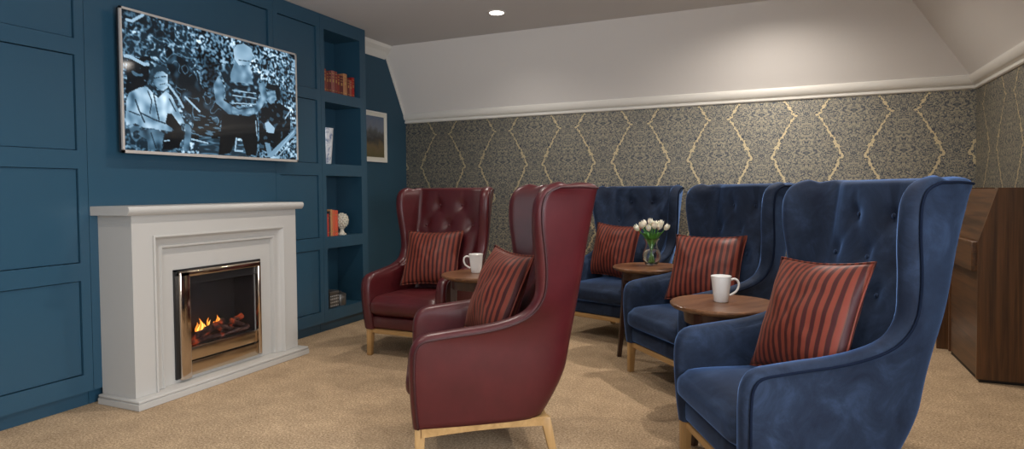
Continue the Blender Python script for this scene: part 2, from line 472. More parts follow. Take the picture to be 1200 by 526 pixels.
# mitred bolection moulding running round the slab
pr = [(0, X1+.0), (.0, X1+.010), (.010, X1+.012), (.018, X1+.002), (.026, X1-.012), (.045, X1-.024), (.062, X1-.028), (.068, X1-.020), (.078, X1-.022), (.085, X1-.035), (.087, X2)]
path = [(2.516, .0575, 1, 0), (2.516, .980, 1, -1), (3.556, .980, -1, -1), (3.556, .0575, -1, 0)]
s = MB(); n = len(pr); vv = []
for (y, z, dy, dz) in path:
    for d, x in pr: vv.append((x, y+d*dy, z+d*dz))
ff = []
for k in range(3):
    for i in range(n-1): ff.append((k*n+i, k*n+i+1, (k+1)*n+i+1, (k+1)*n+i))
s.add(vv, ff)
fpart(s, 'moulding', M['surround'], smooth=True, angle=22)
s = MB(); mp_ = [(XBk, 1.103), (-3.375, 1.103), (-3.366, 1.110), (-3.357, 1.122), (-3.354, 1.135), (-3.357, 1.146), (-3.366, 1.154), (XBk, 1.156)]
s.prism(mp_, 1, 2.345, 3.726)
fpart(s, 'mantel_shelf', M['surround'], smooth=True, angle=35)
# fire: black surround, polished frame, box, logs, flames
s = MB()
for a, b, c, d in ((2.680, 2.700, .078, .756), (3.350, 3.366, .078, .756), (2.680, 3.366, .745, .756)): s.box(X2, X2+.014, a, b, c, d)
fpart(s, 'black_trim', M['black'])
s = MB()
def bar(y0, y1, z0, z1): s.rbox(X2+.001, X2+.040, y0, y1, z0, z1, .011, 3)
bar(2.700, 2.775, .070, .745); bar(3.322, 3.350, .085, .745); bar(2.700, 3.350, .706, .745)
fr = fpart(s, 'fire_frame', M['chrome'], smooth=True, angle=60)
s = MB()
s.box(-3.66, -3.655, oy0, oy1, oz0, oz1); s.box(-3.655, X2-.02, oy0, oy0+.004, oz0, oz1); s.box(-3.655, X2-.02, oy1-.004, oy1, oz0, oz1)
s.box(-3.655, X2-.02, oy0, oy1, oz1-.004, oz1); s.box(-3.655, X2-.02, oy0, oy1, oz0, oz0+.16)
fbx = fpart(s, 'firebox', M['soot'])
s = MB(); s.box(X2-.002, X2+.014, 2.778, 3.320, .655, .704); s.rbox(X2+.014, X2+.018, 3.24, 3.30, .688, .692, .001, 1)
fpart(s, 'top_louvre', M['black'], fr)
s = MB(); s.rbox(X2-.004, X2+.022, 2.778, 3.320, .176, .258, .004, 2)
fpart(s, 'upper_fret', M['brass'], fr, smooth=True)
s = MB(); s.rbox(X2-.004, X2+.026, 2.778, 3.320, .082, .168, .004, 2)
fpart(s, 'lower_fret', M['brass'], fr, smooth=True)
s = MB(); s.box(X2-.006, X2-.004, 2.776, 3.322, .258, .657)
fpart(s, 'glass', M['fireglass'], fr)
m = M['bark'] = mat('charred_log', (0.05, 0.03, 0.025), .85)
v = coords(m); f = noise_tex(m, v, 24, 4, .7)
L(m, ramp(m, f, [(.35, (0.012, 0.009, 0.009)), (.6, (0.10, 0.055, 0.045)), (.75, (0.22, 0.15, 0.13))]), bsdf(m).inputs['Base Color'])
e_ = ramp(m, noise_tex(m, v, 14, 3, .6), [(.52, (0, 0, 0)), (.66, (1, .12, .01))])
L(m, e_, bsdf(m).inputs['Emission Color']); bsdf(m).inputs['Emission Strength'].default_value = .25
bump(m, f, .8, .01)
random.seed(3)
for k, (ya, yb, za, zb, x, r) in enumerate(((2.80, 2.98, .28, .34, -3.50, .022), (2.90, 3.12, .27, .36, -3.53, .022), (2.99, 3.17, .35, .29, -3.50, .020), (3.08, 3.27, .28, .37, -3.52, .020), (3.14, 3.29, .36, .28, -3.49, .017), (2.82, 3.05, .275, .28, -3.48, .018), (3.04, 3.28, .275, .29, -3.475, .016))):
    s = MB(); pts = [(x+random.uniform(-.008, .008), ya+(yb-ya)*t/7, za+(zb-za)*t/7+random.uniform(-.006, .006)) for t in range(8)]
    s.tube(pts, [r*random.uniform(.75, 1.1) for _ in pts], 9)
    fpart(s, 'log', M['bark'], fbx, smooth=True, angle=60)
def flame(y, x, z, h, w, mt):
    s = MB(); pts = []; rr = []
    for i in range(9):
        t = i/8; pts.append((x, y+.012*math.sin(t*5+y*40)*t, z+h*t)); rr.append(max(.0008, w*(math.sin(min(1, t*1.6+.25)*PI*.5)*(1-t)**.8)))
    s.tube(pts, rr, 8); fpart(s, 'flame', M[mt], fbx, smooth=True, angle=180)
for i, (y, h, w) in enumerate(((2.925, .10, .012), (2.955, .135, .016), (2.985, .09, .013), (3.02, .12, .014), (3.055, .075, .014), (3.085, .13, .014), (3.11, .10, .011))):
    flame(y, -3.555, .31, h*.68, w*.9, 'flame'); flame(y+.004, -3.545, .31, h*.55, w*.6, 'flame_core')

# ------------------------------------------------------------------ television
TVIMG = {"man_shirt": [[0.01, 0.824], [0.013, 0.65], [0.027, 0.589], [0.074, 0.541], [0.107, 0.526], [0.135, 0.564], [0.159, 0.596], [0.195, 0.535], [0.225, 0.566], [0.26, 0.676], [0.29, 0.766], [0.258, 0.771], [0.223, 0.699], [0.202, 0.703], [0.191, 0.782], [0.226, 0.815], [0.221, 0.839], [0.155, 0.83], [0.088, 0.827], [0.051, 0.803]], "man_dark": [[0.192, 0.689], [0.223, 0.699], [0.258, 0.771], [0.289, 0.846], [0.255, 0.961], [0.173, 0.984], [0.185, 0.859], [0.231, 0.83], [0.191, 0.782]], "man_head": [[0.133, 0.414], [0.153, 0.378], [0.188, 0.368], [0.207, 0.408], [0.206, 0.509], [0.185, 0.537], [0.155, 0.521], [0.134, 0.489]], "man_hair": [[0.122, 0.469], [0.125, 0.409], [0.143, 0.372], [0.173, 0.348], [0.203, 0.36], [0.213, 0.391], [0.205, 0.412], [0.187, 0.391], [0.157, 0.404], [0.144, 0.438], [0.137, 0.488]], "man_leg": [[0.088, 0.842], [0.155, 0.83], [0.183, 0.86], [0.168, 0.984], [0.104, 0.987], [0.105, 0.915], [0.059, 0.876]], "man_knee": [[0.276, 0.974], [0.289, 0.846], [0.29, 0.766], [0.312, 0.771], [0.324, 0.809], [0.308, 0.978]], "cen_head": [[0.573, 0.098], [0.593, 0.049], [0.642, 0.021], [0.691, 0.047], [0.699, 0.122], [0.672, 0.196], [0.606, 0.216], [0.579, 0.171]], "cen_neck": [[0.583, 0.18], [0.673, 0.174], [0.688, 0.257], [0.686, 0.357], [0.628, 0.393], [0.549, 0.371], [0.55, 0.296]], "cen_vest": [[0.489, 0.293], [0.497, 0.249], [0.575, 0.215], [0.55, 0.318], [0.556, 0.369], [0.686, 0.357], [0.697, 0.244], [0.739, 0.265], [0.728, 0.402], [0.709, 0.529], [0.569, 0.568], [0.516, 0.516], [0.525, 0.43]], "cen_arm_l": [[0.45, 0.427], [0.481, 0.337], [0.517, 0.431], [0.508, 0.538], [0.6, 0.605], [0.599, 0.648], [0.536, 0.648], [0.462, 0.569]], "cen_arm_r": [[0.729, 0.335], [0.773, 0.323], [0.792, 0.455], [0.734, 0.579], [0.665, 0.641], [0.616, 0.645], [0.624, 0.6], [0.691, 0.565], [0.745, 0.443]], "cen_hands": [[0.553, 0.582], [0.692, 0.548], [0.682, 0.622], [0.56, 0.644]], "cen_legs": [[0.498, 0.655], [0.708, 0.618], [0.723, 0.693], [0.71, 0.963], [0.643, 0.99], [0.612, 0.841], [0.58, 0.844], [0.539, 0.977], [0.47, 0.993]], "r_body": [[0.725, 0.581], [0.788, 0.501], [0.88, 0.482], [0.956, 0.538], [0.953, 0.705], [0.893, 0.878], [0.799, 0.956], [0.729, 0.916]], "r_hat": [[0.772, 0.369], [0.794, 0.329], [0.864, 0.318], [0.882, 0.353], [0.88, 0.459], [0.853, 0.453], [0.845, 0.374]], "r_face": [[0.781, 0.401], [0.845, 0.374], [0.856, 0.452], [0.815, 0.507], [0.785, 0.479]], "r_patch": [[0.767, 0.686], [0.794, 0.664], [0.839, 0.721], [0.829, 0.769], [0.78, 0.764]], "r_leg": [[0.765, 0.856], [0.8, 0.864], [0.817, 0.966], [0.784, 0.975]], "rock": [[0.31, 0.283], [0.419, 0.529], [0.567, 0.656], [0.414, 0.835], [0.295, 0.703], [0.205, 0.34], [0.192, 0.179]], "lowdark": [[0.347, 0.676], [0.415, 0.681], [0.558, 0.846], [0.482, 0.939], [0.321, 0.874]], "lshadow": [[0.022, 0.351], [0.129, 0.293], [0.111, 0.506], [0.038, 0.591], [0.013, 0.619]], "stick": [[0.77, 0.988], [0.987, 0.702], [0.986, 0.762], [0.815, 0.985]], "_dark": [[[[0.138, 0.571], [0.161, 0.763]], 0.006], [[[0.054, 0.634], [0.071, 0.712], [0.093, 0.789]], 0.006], [[[0.08, 0.725], [0.137, 0.76], [0.191, 0.782]], 0.006], [[[0.111, 0.555], [0.129, 0.625], [0.118, 0.718]], 0.005], [[[0.214, 0.592], [0.244, 0.679]], 0.006], [[[0.025, 0.72], [0.071, 0.741]], 0.005], [[[0.144, 0.453], [0.167, 0.441]], 0.004], [[[0.177, 0.435], [0.198, 0.426]], 0.004], [[[0.169, 0.495], [0.193, 0.481]], 0.0035], [[[0.131, 0.52], [0.155, 0.544], [0.185, 0.545]], 0.007], [[[0.121, 0.86], [0.143, 0.971]], 0.005], [[[0.556, 0.39], [0.628, 0.404], [0.686, 0.368]], 0.005], [[[0.607, 0.173], [0.673, 0.163]], 0.004], [[[0.515, 0.537], [0.6, 0.594], [0.7, 0.553]], 0.005]], "_light": [[[[0.014, 0.333], [0.032, 0.327], [0.096, 0.365], [0.115, 0.36]], 0.012], [[[0.211, 0.484], [0.261, 0.582], [0.282, 0.641]], 0.009], [[[0.294, 0.559], [0.369, 0.656]], 0.008], [[[0.321, 0.882], [0.411, 0.905]], 0.006], [[[0.184, 0.913], [0.209, 0.906]], 0.004], [[[0.563, 0.441], [0.711, 0.433]], 0.004], [[[0.562, 0.484], [0.715, 0.476]], 0.004], [[[0.561, 0.548], [0.709, 0.529]], 0.005], [[[0.58, 0.844], [0.57, 0.953], [0.619, 0.948]], 0.007], [[[0.916, 0.616], [0.956, 0.538]], 0.006], [[[0.835, 0.964], [0.983, 0.725]], 0.004], [[[0.863, 0.969], [0.987, 0.796]], 0.004], [[[0.707, 0.674], [0.713, 0.806]], 0.004], [[[0.098, 0.008], [0.047, 0.074], [0.026, 0.072]], 0.01]]}
def inpoly(px, py, poly):
    c = False; n = len(poly); j = n-1
    for i in range(n):
        xi, yi = poly[i]; xj, yj = poly[j]
        if (yi > py) != (yj > py) and px < (xj-xi)*(py-yi)/(yj-yi)+xi: c = not c
        j = i
    return c
def near_stroke(u, v, strokes):
    for pts, w in strokes:
        for (ax, ay), (bx, by) in zip(pts, pts[1:]):
            ex, ey = (bx-ax)*1.69, by-ay
            px, py = (u-ax)*1.69, v-ay
            t = max(0, min(1, (px*ex+py*ey)/(ex*ex+ey*ey+1e-9)))
            if (px-ex*t)**2+(py-ey*t)**2 < w*w: return True
    return False
def tv_color(u, v):
    """picture on the screen, u right, v down, both 0..1: a blue-toned old film still"""
    n = lambda a, b, k=0: mnoise.noise((u*a, v*b, k))
    leaf = n(70, 44, 1)*.9 + n(36, 25, 2)*.7 + n(120, 75, 15)*.4
    if u < .36: lum = .10 + max(0, min(.9, leaf*1.6))*(.55+.7*n(9, 8, 4)) + (.2 if abs(n(16, 12, 9)) < .06 else 0)
    else: lum = max(.06, min(1.05, .46 + leaf*1.6))*(.62+.75*n(8, 6, 5))
    if u < .25 and v < .14: lum *= .6
    P = TVIMG
    w = lambda: (u+.006*n(40, 30, 7), v+.01*n(40, 30, 8))
    x, y = w()
    if inpoly(x, y, P['rock']): lum = .05+.5*max(0, n(26, 12, 11)-.12)+(.3 if abs(n(30, 16, 13)) < .05 and n(10, 10, 14) > 0 else 0)
    if inpoly(x, y, P['lshadow']): lum = .04+(.3 if n(30, 30, 3) > .35 else 0)
    if inpoly(x, y, P['lowdark']): lum = .03+(.35 if n(20, 60, 12) > .2 else 0)
    if v > .86 and .36 < u < .66 : lum = .12+.6*max(0, n(20, 55, 6))
    sh = .68+.36*n(15, 8, 21)+.34*n(34, 15, 22)-.8*max(0, v-.72)
    if inpoly(x, y, P['man_dark']): lum = .03
    if inpoly(u, v, P['man_leg']): lum = .34+.4*n(26, 12, 30)
    if inpoly(u, v, P['man_knee']): lum = .42+.4*n(22, 12, 31)
    if inpoly(u, v, P['man_shirt']): lum = sh
    if inpoly(u, v, P['man_head']): lum = .34+(u-.135)*6.5+.22*n(34, 40, 33)
    if inpoly(u, v, P['man_hair']): lum = .14+.2*max(0, n(50, 20, 35))
    if inpoly(u, v, P['cen_legs']): lum = .03
    if inpoly(u, v, P['r_body']): lum = .035+(.18 if n(40, 24, 40) > .25 else 0)
    if inpoly(u, v, P['r_hat']): lum = .05
    if inpoly(u, v, P['r_face']): lum = .50+.3*n(40, 40, 41)
    if inpoly(u, v, P['r_patch']): lum = .72
    if inpoly(u, v, P['r_leg']): lum = .5
    if inpoly(u, v, P['stick']): lum = .55
    if inpoly(u, v, P['cen_neck']): lum = .50+.4*n(26, 14, 50)
    if inpoly(u, v, P['cen_vest']): lum = .08+max(0, .9*n(40, 26, 51))
    if inpoly(u, v, P['cen_arm_l']) or inpoly(u, v, P['cen_arm_r']): lum = .42+.4*n(26, 16, 52)
    if inpoly(u, v, P['cen_hands']): lum = .48+.35*n(26, 30, 53)
    if inpoly(u, v, P['cen_head']): lum = .52+.2*n(14, 9, 54)-(u-.74)*1.5
    if near_stroke(u, v, P['_light']): lum = max(lum, .72)
    if near_stroke(u, v, P['_dark']): lum = min(lum*.35, .16)
    lum = max(0.012, min(1.05, lum))
    g = lum**1.55
    return (g*(.20+.50*g), g*(.60+.28*g), g*1.0, 1)
tv = empty('television', (-3.6, 3.218, 1.90)); tag(tv, 'large wall-mounted flat television showing a blue-toned film, above the fireplace', 'television')
tvi = Matrix.Translation((3.6, -3.218, -1.90))
ty0, ty1, tz0, tz1 = 2.490, 3.946, 1.470, 2.334
s = MB(); s.rbox(-3.640, -3.606, ty0+.004, ty1-.004, tz0+.004, tz1-.004, .006, 2)
s.box(-3.668, -3.64, ty0+.25, ty1-.25, tz0+.10, tz1-.25)
o = s.build('housing', M['black'], tv, smooth=True); o.matrix_parent_inverse = tvi
s = MB(); bz = .013
s.box(-3.612, -3.598, ty0, ty0+bz, tz0, tz1); s.box(-3.612, -3.598, ty1-bz, ty1, tz0, tz1)
s.box(-3.612, -3.598, ty0, ty1, tz1-bz, tz1); s.box(-3.612, -3.598, ty0, ty1, tz0, tz0+.018)
s.box(-3.598, -3.596, 3.16, 3.24, tz0-.002, tz0+.016)
o = s.build('bezel', M['tv_frame'], tv); o.matrix_parent_inverse = tvi
GX, GZ = 340, 200
me = bpy.data.meshes.new('screen')
a0, a1, b0, b1 = ty0+bz-.002, ty1-bz+.002, tz0+.016, tz1-bz+.002
vs = [(-3.603, a0+(a1-a0)*i/GX, b1-(b1-b0)*j/GZ) for j in range(GZ+1) for i in range(GX+1)]
fs = [(j*(GX+1)+i, (j+1)*(GX+1)+i, (j+1)*(GX+1)+i+1, j*(GX+1)+i+1) for j in range(GZ) for i in range(GX)]
me.from_pydata(vs, [], fs)
ca = me.color_attributes.new('picture', 'FLOAT_COLOR', 'POINT')
buf = []
for j in range(GZ+1):
    for i in range(GX+1): buf += tv_color(i/GX, j/GZ)
ca.data.foreach_set('color', buf)
m = M['screen'] = mat('screen_picture', (.004, .004, .005), .06)
at = N(m, 'ShaderNodeAttribute', attribute_name='picture'); L(m, at.outputs['Color'], bsdf(m).inputs['Emission Color'])
bsdf(m).inputs['Emission Strength'].default_value = 1.05
me.materials.append(m)
o = bpy.data.objects.new('screen', me); COL.objects.link(o); o.parent = tv; o.matrix_parent_inverse = tvi
s = MB(); s.box(XC+.0005, -3.668, 3.0, 3.44, 1.7, 2.1)
o = s.build('wall_bracket', M['black'], tv); o.matrix_parent_inverse = tvi

# ------------------------------------------------------------------ downlights
def downlight(x, y, label, power=1.0, ang=150):
    r = empty('downlight', (x, y, ZC)); tag(r, label, 'ceiling light', 'recessed ceiling lights')
    s = MB(); s.lathe([(.062, -.001), (.062, -.006), (.070, -.008), (.080, -.004), (.082, -.0005)], 40)
    s.build('trim_ring', M['white_trim'], r, smooth=True)
    s = MB(); s.lathe([(.0001, -.003), (.0615, -.003), (.0615, -.0005), (.0001, -.0005)], 32)
    s.build('lens', M['lamp'], r)
    d = bpy.data.lights.new('downlight_lamp', 'SPOT'); d.energy = DOWNLIGHT_W*power; d.color = (1, .92, .83)
    d.spot_size = math.radians(ang); d.spot_blend = .9; d.shadow_soft_size = .045
    o = bpy.data.objects.new('downlight_lamp', d); COL.objects.link(o); o.parent = r; o.location = (0, 0, -.02)
downlight(-2.31, 4.98, 'round recessed downlight shining in the grey ceiling near the back slope', .7, 145)
for x, y, w, pw, an in ((-2.31, 3.1, 'second from the back, above the fireplace side', .9, 140), (-2.31, 1.3, 'nearest the photographer, fireplace side', .7, 140), (-.10, 4.98, 'right-hand side, nearest the wallpapered wall', 1.9, 165), (.0, 2.9, 'right-hand side, above the front blue armchair', .9, 150), (.0, 1.0, 'right-hand side, nearest the photographer', .6, 150)):
    downlight(x, y, 'round recessed downlight out of the frame, '+w, pw, an)

# ------------------------------------------------------------------ armchairs (front = -y, sitter's left = +x)
# rim of a side: x, y, z, matching height on the rear edge
RIM = [(.345, -.326, .205, .205), (.353, -.334, .29, .28), (.363, -.339, .40, .37), (.367, -.339, .49, .44), (.368, -.331, .548, .49),
       (.368, -.303, .580, .53), (.368, -.235, .592, .57), (.369, -.145, .603, .61), (.371, -.05, .614, .65), (.375, .04, .632, .69), (.381, .125, .662, .73),
       (.389, .182, .706, .78), (.397, .218, .775, .84), (.407, .225, .87, .90), (.417, .218, .96, .97), (.425, .208, 1.04, 1.04), (.430, .204, 1.10, 1.10),
       (.431, .208, 1.165, 1.15), (.428, .232, 1.210, 1.19), (.422, .282, 1.232, 1.226)]
NV = 54
def rear(z):
    t = (z-.205)/1.03
    return (.296+.044*t**.7 , .292+.178*t - .075*max(0, 1-t*4.5)**1.5)
def smooth_row(pts, it, keep_z=False):
    pts = [Vector(p) for p in pts]
    for _ in range(it):
        q = pts[:]
        for i in range(1, len(pts)-1): q[i] = pts[i]*.5+(pts[i-1]+pts[i+1])*.25
        pts = q
    return pts
NS, NB = 16, 34
def make_shell_grids():
    rim = catmull(RIM, NV)
    O, I = [], []
    for k, (x, y, z, gz) in enumerate(rim):
        v = k/(NV-1)
        gx, gy = rear(gz)
        top = max(0, (gz-1.0)/.235)
        wing = min(1, max(0, (z-.62)/.25))
        # outer row
        row = []
        for i in range(NS+1):
            u = i/NS; b = math.sin(PI*u)
            row.append((x+(gx-x)*u+.010*b*(1-wing), y+(gy-y)*u, z+(gz-z)*u + (.004*b if k == NV-1 else 0)))
        for i in range(1, NB):
            u = i/NB; row.append((gx*(1-2*u), gy+.028*(1-(1-2*u)**2), gz+.010*math.sin(PI*u)*top))
        row += [(-p[0], p[1], p[2]) for p in row[:NS+1][::-1]]
        O.append(smooth_row(row, int(10*(1-top)+2)))
        # inner row
        t_side = .080-.006*wing
        t_rear = .085+.05*(1-wing)
        tb = .155 if gz < .5 else max(.100, .165-.13*(gz-.5))
        ix, iy, iz = x-t_side, y+.002-.030*wing*(1-.6*top), z
        jx, jy = gx-.040-.02*(1-wing), gy-tb
        row = []
        for i in range(NS+1):
            u = i/NS; b = math.sin(PI*u)
            row.append((ix+(jx-ix)*u, iy+(jy-iy)*u-.0, iz+(gz-iz)*u))
        for i in range(1, NB):
            u = i/NB; row.append((jx*(1-2*u), jy-.016*math.sin(PI*u), gz+.010*math.sin(PI*u)*top))
        row += [(-p[0], p[1], p[2]) for p in row[:NS+1][::-1]]
        I.append(smooth_row(row, 7))
    return O, I
BUTTONS = [(-.113, 1.105), (.113, 1.105), (-.215, .95), (0, .95), (.215, .95), (-.113, .80), (.113, .80)]
def tuft(I, depth):
    """buttoned padding on the inner back"""
    cols = range(NS+2, NS+NB-1)
    segs = []
    for i, a in enumerate(BUTTONS):
        for b in BUTTONS[i+1:]:
            if abs(abs(a[1]-b[1])-.152) < .02 and abs(a[0]-b[0]) < .12: segs.append((a, b))
    for a in BUTTONS[:2]: segs.append((a, (a[0]*1.15, 1.22)))
    for row in I:
        for c in cols:
            p = row[c]
            if p.z < .5: continue
            d = 0
            for bx, bz in BUTTONS:
                r2 = (p.x-bx)**2+(p.z-bz)**2
                d += .020*math.exp(-r2/.0016)+.014*math.exp(-r2/.007)
            cr = 0
            for (a, b) in segs:
                ax, az = a; ex, ez = b[0]-ax, b[1]-az
                t = max(0, min(1, ((p.x-ax)*ex+(p.z-az)*ez)/(ex*ex+ez*ez)))
                q = math.hypot(p.x-ax-ex*t, p.z-az-ez*t)
                cr = max(cr, math.exp(-q*q/.00012))
            edge = min(1, (abs(c-(NS+NB/2))-NB/2)/-5)
            p.y += (d*depth + .006*cr*depth)*max(0, edge) - .014*max(0, edge)
    return I
def shell_mesh(O, I, arc=7):
    s = MB(); W = len(O[0]); H = len(O)
    idx = {}
    def put(p): s.v.append(tuple(p)); return len(s.v)-1
    for k in range(H):
        for c in range(W): idx['o', k, c] = put(O[k][c]); idx['i', k, c] = put(I[k][c])
    def q(a, b, c_, d): s.f.append((a, b, c_, d)); s.mi.append(0)
    for k in range(H-1):
        for c in range(W-1):
            q(idx['o', k, c], idx['o', k, c+1], idx['o', k+1, c+1], idx['o', k+1, c])
            q(idx['i', k, c+1], idx['i', k, c], idx['i', k+1, c], idx['i', k+1, c+1])
    loop = [(k, 0) for k in range(H)]+[(H-1, c) for c in range(1, W-1)]+[(k, W-1) for k in range(H-1, -1, -1)]
    prev = None; pipe = []
    dirs = []
    for (k, c) in loop:
        o, i = O[k][c], I[k][c]
        k2 = k; c2 = c
        d = Vector((0, 0, 0))
        if c == 0: d += (O[k][0]-O[k][2]).normalized()*(1 if k < H-1 else 1)
        if c == W-1: d += (O[k][W-1]-O[k][W-3]).normalized()
        if k == H-1: d += (O[k][c]-O[k-2][c]).normalized()
        if k != H-1:
            # perpendicular to the rim tangent, in the side's plane
            a = O[max(k-1, 0)][c]; b = O[min(k+1, H-1)][c]; t = (b-a).normalized(); d = d-t*d.dot(t)
        ax = (i-o).normalized(); d = d-ax*d.dot(ax); dirs.append(d.normalized())
    for _ in range(4):
        dirs = [dirs[0]]+[(dirs[j-1]+dirs[j]*2+dirs[j+1]).normalized() for j in range(1, len(dirs)-1)]+[dirs[-1]]
    for (k, c), d in zip(loop, dirs):
        o, i = O[k][c], I[k][c]; g = (i-o).length
        tp = 1 if k == H-1 else 0; ff_ = min(1, abs(c-(W-1)/2)/(NB/2)) if tp else 1
        rad = min(.5*g, .018+.010*ff_**2)
        cur = [idx['o', k, c]]
        for m_ in range(1, arc):
            a = PI*m_/arc
            w = .5-.5*math.cos(a)
            cur.append(put(o.lerp(i, w)+d*rad*math.sin(a)**.8))
        cur.append(idx['i', k, c])
        if prev:
            for m_ in range(arc): q(prev[m_], cur[m_], cur[m_+1], prev[m_+1])
        prev = cur; pipe.append(o+d*.003+(o-i).normalized()*.003)
    for c in range(W-1): q(idx['o', 0, c+1], idx['o', 0, c], idx['i', 0, c], idx['i', 0, c+1])
    return s, pipe
def cushion_block(x, y0, y1, z0, z1, dome, nx=18, ny=20, r=.035):
    """seat cushion with rounded edges and a soft crown"""
    bm = bmesh.new(); bmesh.ops.create_cube(bm, size=1)
    for p in bm.verts: p.co = Vector((p.co.x*2*x, (y0+y1)/2+p.co.y*(y1-y0), (z0+z1)/2+p.co.z*(z1-z0)))
    bmesh.ops.subdivide_edges(bm, edges=bm.edges[:], cuts=15, use_grid_fill=True)
    lo = Vector((-x+r, y0+r, z0+r)); hi_ = Vector((x-r, y1-r, z1-r))
    shp = {}
    for p in bm.verts:
        c = Vector((min(max(p.co[i], lo[i]), hi_[i]) for i in range(3))); d = p.co-c
        shp[p] = c+d.normalized()*r if d.length > 1e-6 else p.co.copy()
    for p in bm.verts:
        u = abs(p.co.x)/x; v = abs(p.co.y-(y0+y1)/2)/((y1-y0)/2); w = (p.co.z-(z0+z1)/2)/((z1-z0)/2)
        f = (1-u**4)*(1-v**4)
        p.co = shp[p]
        p.co.z += (dome if w > 0 else -.002)*f*abs(w)
        p.co.y += -.016*(1-w*w)*(1 if p.co.y < (y0+y1)/2 else 0)*(v**6)
    return bm
def make_chair(name, lea, pipe_m, label, cat, grp, depth):
    t = empty(name); tag(t, label, cat, grp)
    O, I = make_shell_grids(); tuft(I, depth)
    s, pipe = shell_mesh(O, I)
    sh_ = s.build('upholstered_shell', lea, t, smooth=True, angle=180)
    p = MB(); p.tube(pipe, .0052, 6); p.build('piping', pipe_m, sh_, smooth=True, angle=180)
    # front lower rail of upholstery, seat cushion
    p = MB(); p.rbox(-.290, .290, -.338, .18, .208, .300, .018, 3); p.build('seat_base', lea, t, smooth=True, angle=60)
    p = MB(); p.bm(cushion_block(.288, -.368, .175, .304, .440, .028, r=.048)); p.build('seat_cushion', lea, t, smooth=True, angle=180)
    for bx, bz in BUTTONS:
        best = min((q for row in I for q in row[NS+2:NS+NB-1]), key=lambda q: (q.x-bx)**2+(q.z-bz)**2)
        p = MB(); p.sphere((best.x, best.y-.003, best.z), .011, 1, .5, 1); p.build('button', lea, sh_, smooth=True, angle=180)
    # oak frame
    p = MB()
    p.rbox(-.325, .325, -.330, -.298, .168, .204, .004, 1)
    p.build('front_rail', M['oak'], t, smooth=True)
    p = MB(); p.rbox(-.25, .25, .220, .250, .168, .204, .004, 1); p.build('rear_rail', M['oak'], t, smooth=True)
    for sx in (-1, 1):
        p = MB(); n = 14; A_ = []; B_ = []
        V_ = []; F_ = []
        for i in range(n+1):
            u = i/n; x = (.328+(.268-.328)*u**1.4)*sx; y = -.315+.560*u
            zt = .2045+.004*u; zb = .166+.012*math.sin(PI*u)
            for dx, z in ((-.014, zb), (.014, zb), (.014, zt), (-.014, zt)): V_.append((x+dx, y, z))
        for i in range(n):
            for k in range(4): F_.append((i*4+k, i*4+(k+1) % 4, i*4+4+(k+1) % 4, i*4+4+k))
        F_ += [(0, 1, 2, 3), (n*4+3, n*4+2, n*4+1, n*4)]
        p.add(V_, F_).build('side_rail', M['oak'], t, smooth=True)
        def leg(top, bot, wt, wb):
            q = lambda c, w, z: [(c[0]-w, c[1]-w, z), (c[0]+w, c[1]-w, z), (c[0]+w, c[1]+w, z), (c[0]-w, c[1]+w, z)]
            s_ = MB(); s_.loft(q(bot, wb, .001), q(top, wt, .203))
            bm = bmesh.new(); me = bpy.data.meshes.new('t'); me.from_pydata(s_.v, [], s_.f); bm.from_mesh(me); bpy.data.meshes.remove(me)
            bmesh.ops.bevel(bm, geom=bm.edges[:], offset=.004, segments=2, affect='EDGES', profile=.5)
            MB().bm(bm).build('leg', M['oak_leg'], t, smooth=True)
        leg((sx*.308, -.322), (sx*.312, -.328), .0235, .0175)
        leg((sx*.262, .236), (sx*.270, .278), .0225, .0165)
    return t
GA = 'burgundy leather wing armchairs'; GB = 'blue velvet wing armchairs'
cA = make_chair('wing_armchair', M['leather'], M['stitch'], 'burgundy leather wing armchair at the back left, beside the blue bookcase wall', 'armchair', GA, 1.0)
cB = copy_tree(cA); cB['label'] = 'burgundy leather wing armchair in the middle foreground, seen from its side'
cC = make_chair('wing_armchair', M['velvet'], M['velvet_pipe'], 'blue velvet wing armchair at the front right, largest and nearest in the photo', 'armchair', GB, .75)
cD = copy_tree(cC); cD['label'] = 'blue velvet wing armchair in the middle of the blue row, behind the right-hand mug'
cE = copy_tree(cC); cE['label'] = 'blue velvet wing armchair furthest back by the wallpaper, behind the vase of tulips'
POSE = {'A': (-2.545, 4.18, -2.0), 'B': (-1.340, 2.735, -58.7), 'C': (.020, 2.710, -62.0), 'D': (-.510, 4.145, -48.0), 'E': (-1.30, 5.25, -20.0)}
for o, k in ((cA, 'A'), (cB, 'B'), (cC, 'C'), (cD, 'D'), (cE, 'E')):
    o.location = (POSE[k][0], POSE[k][1], 0); o.rotation_euler = (0, 0, math.radians(POSE[k][2]))

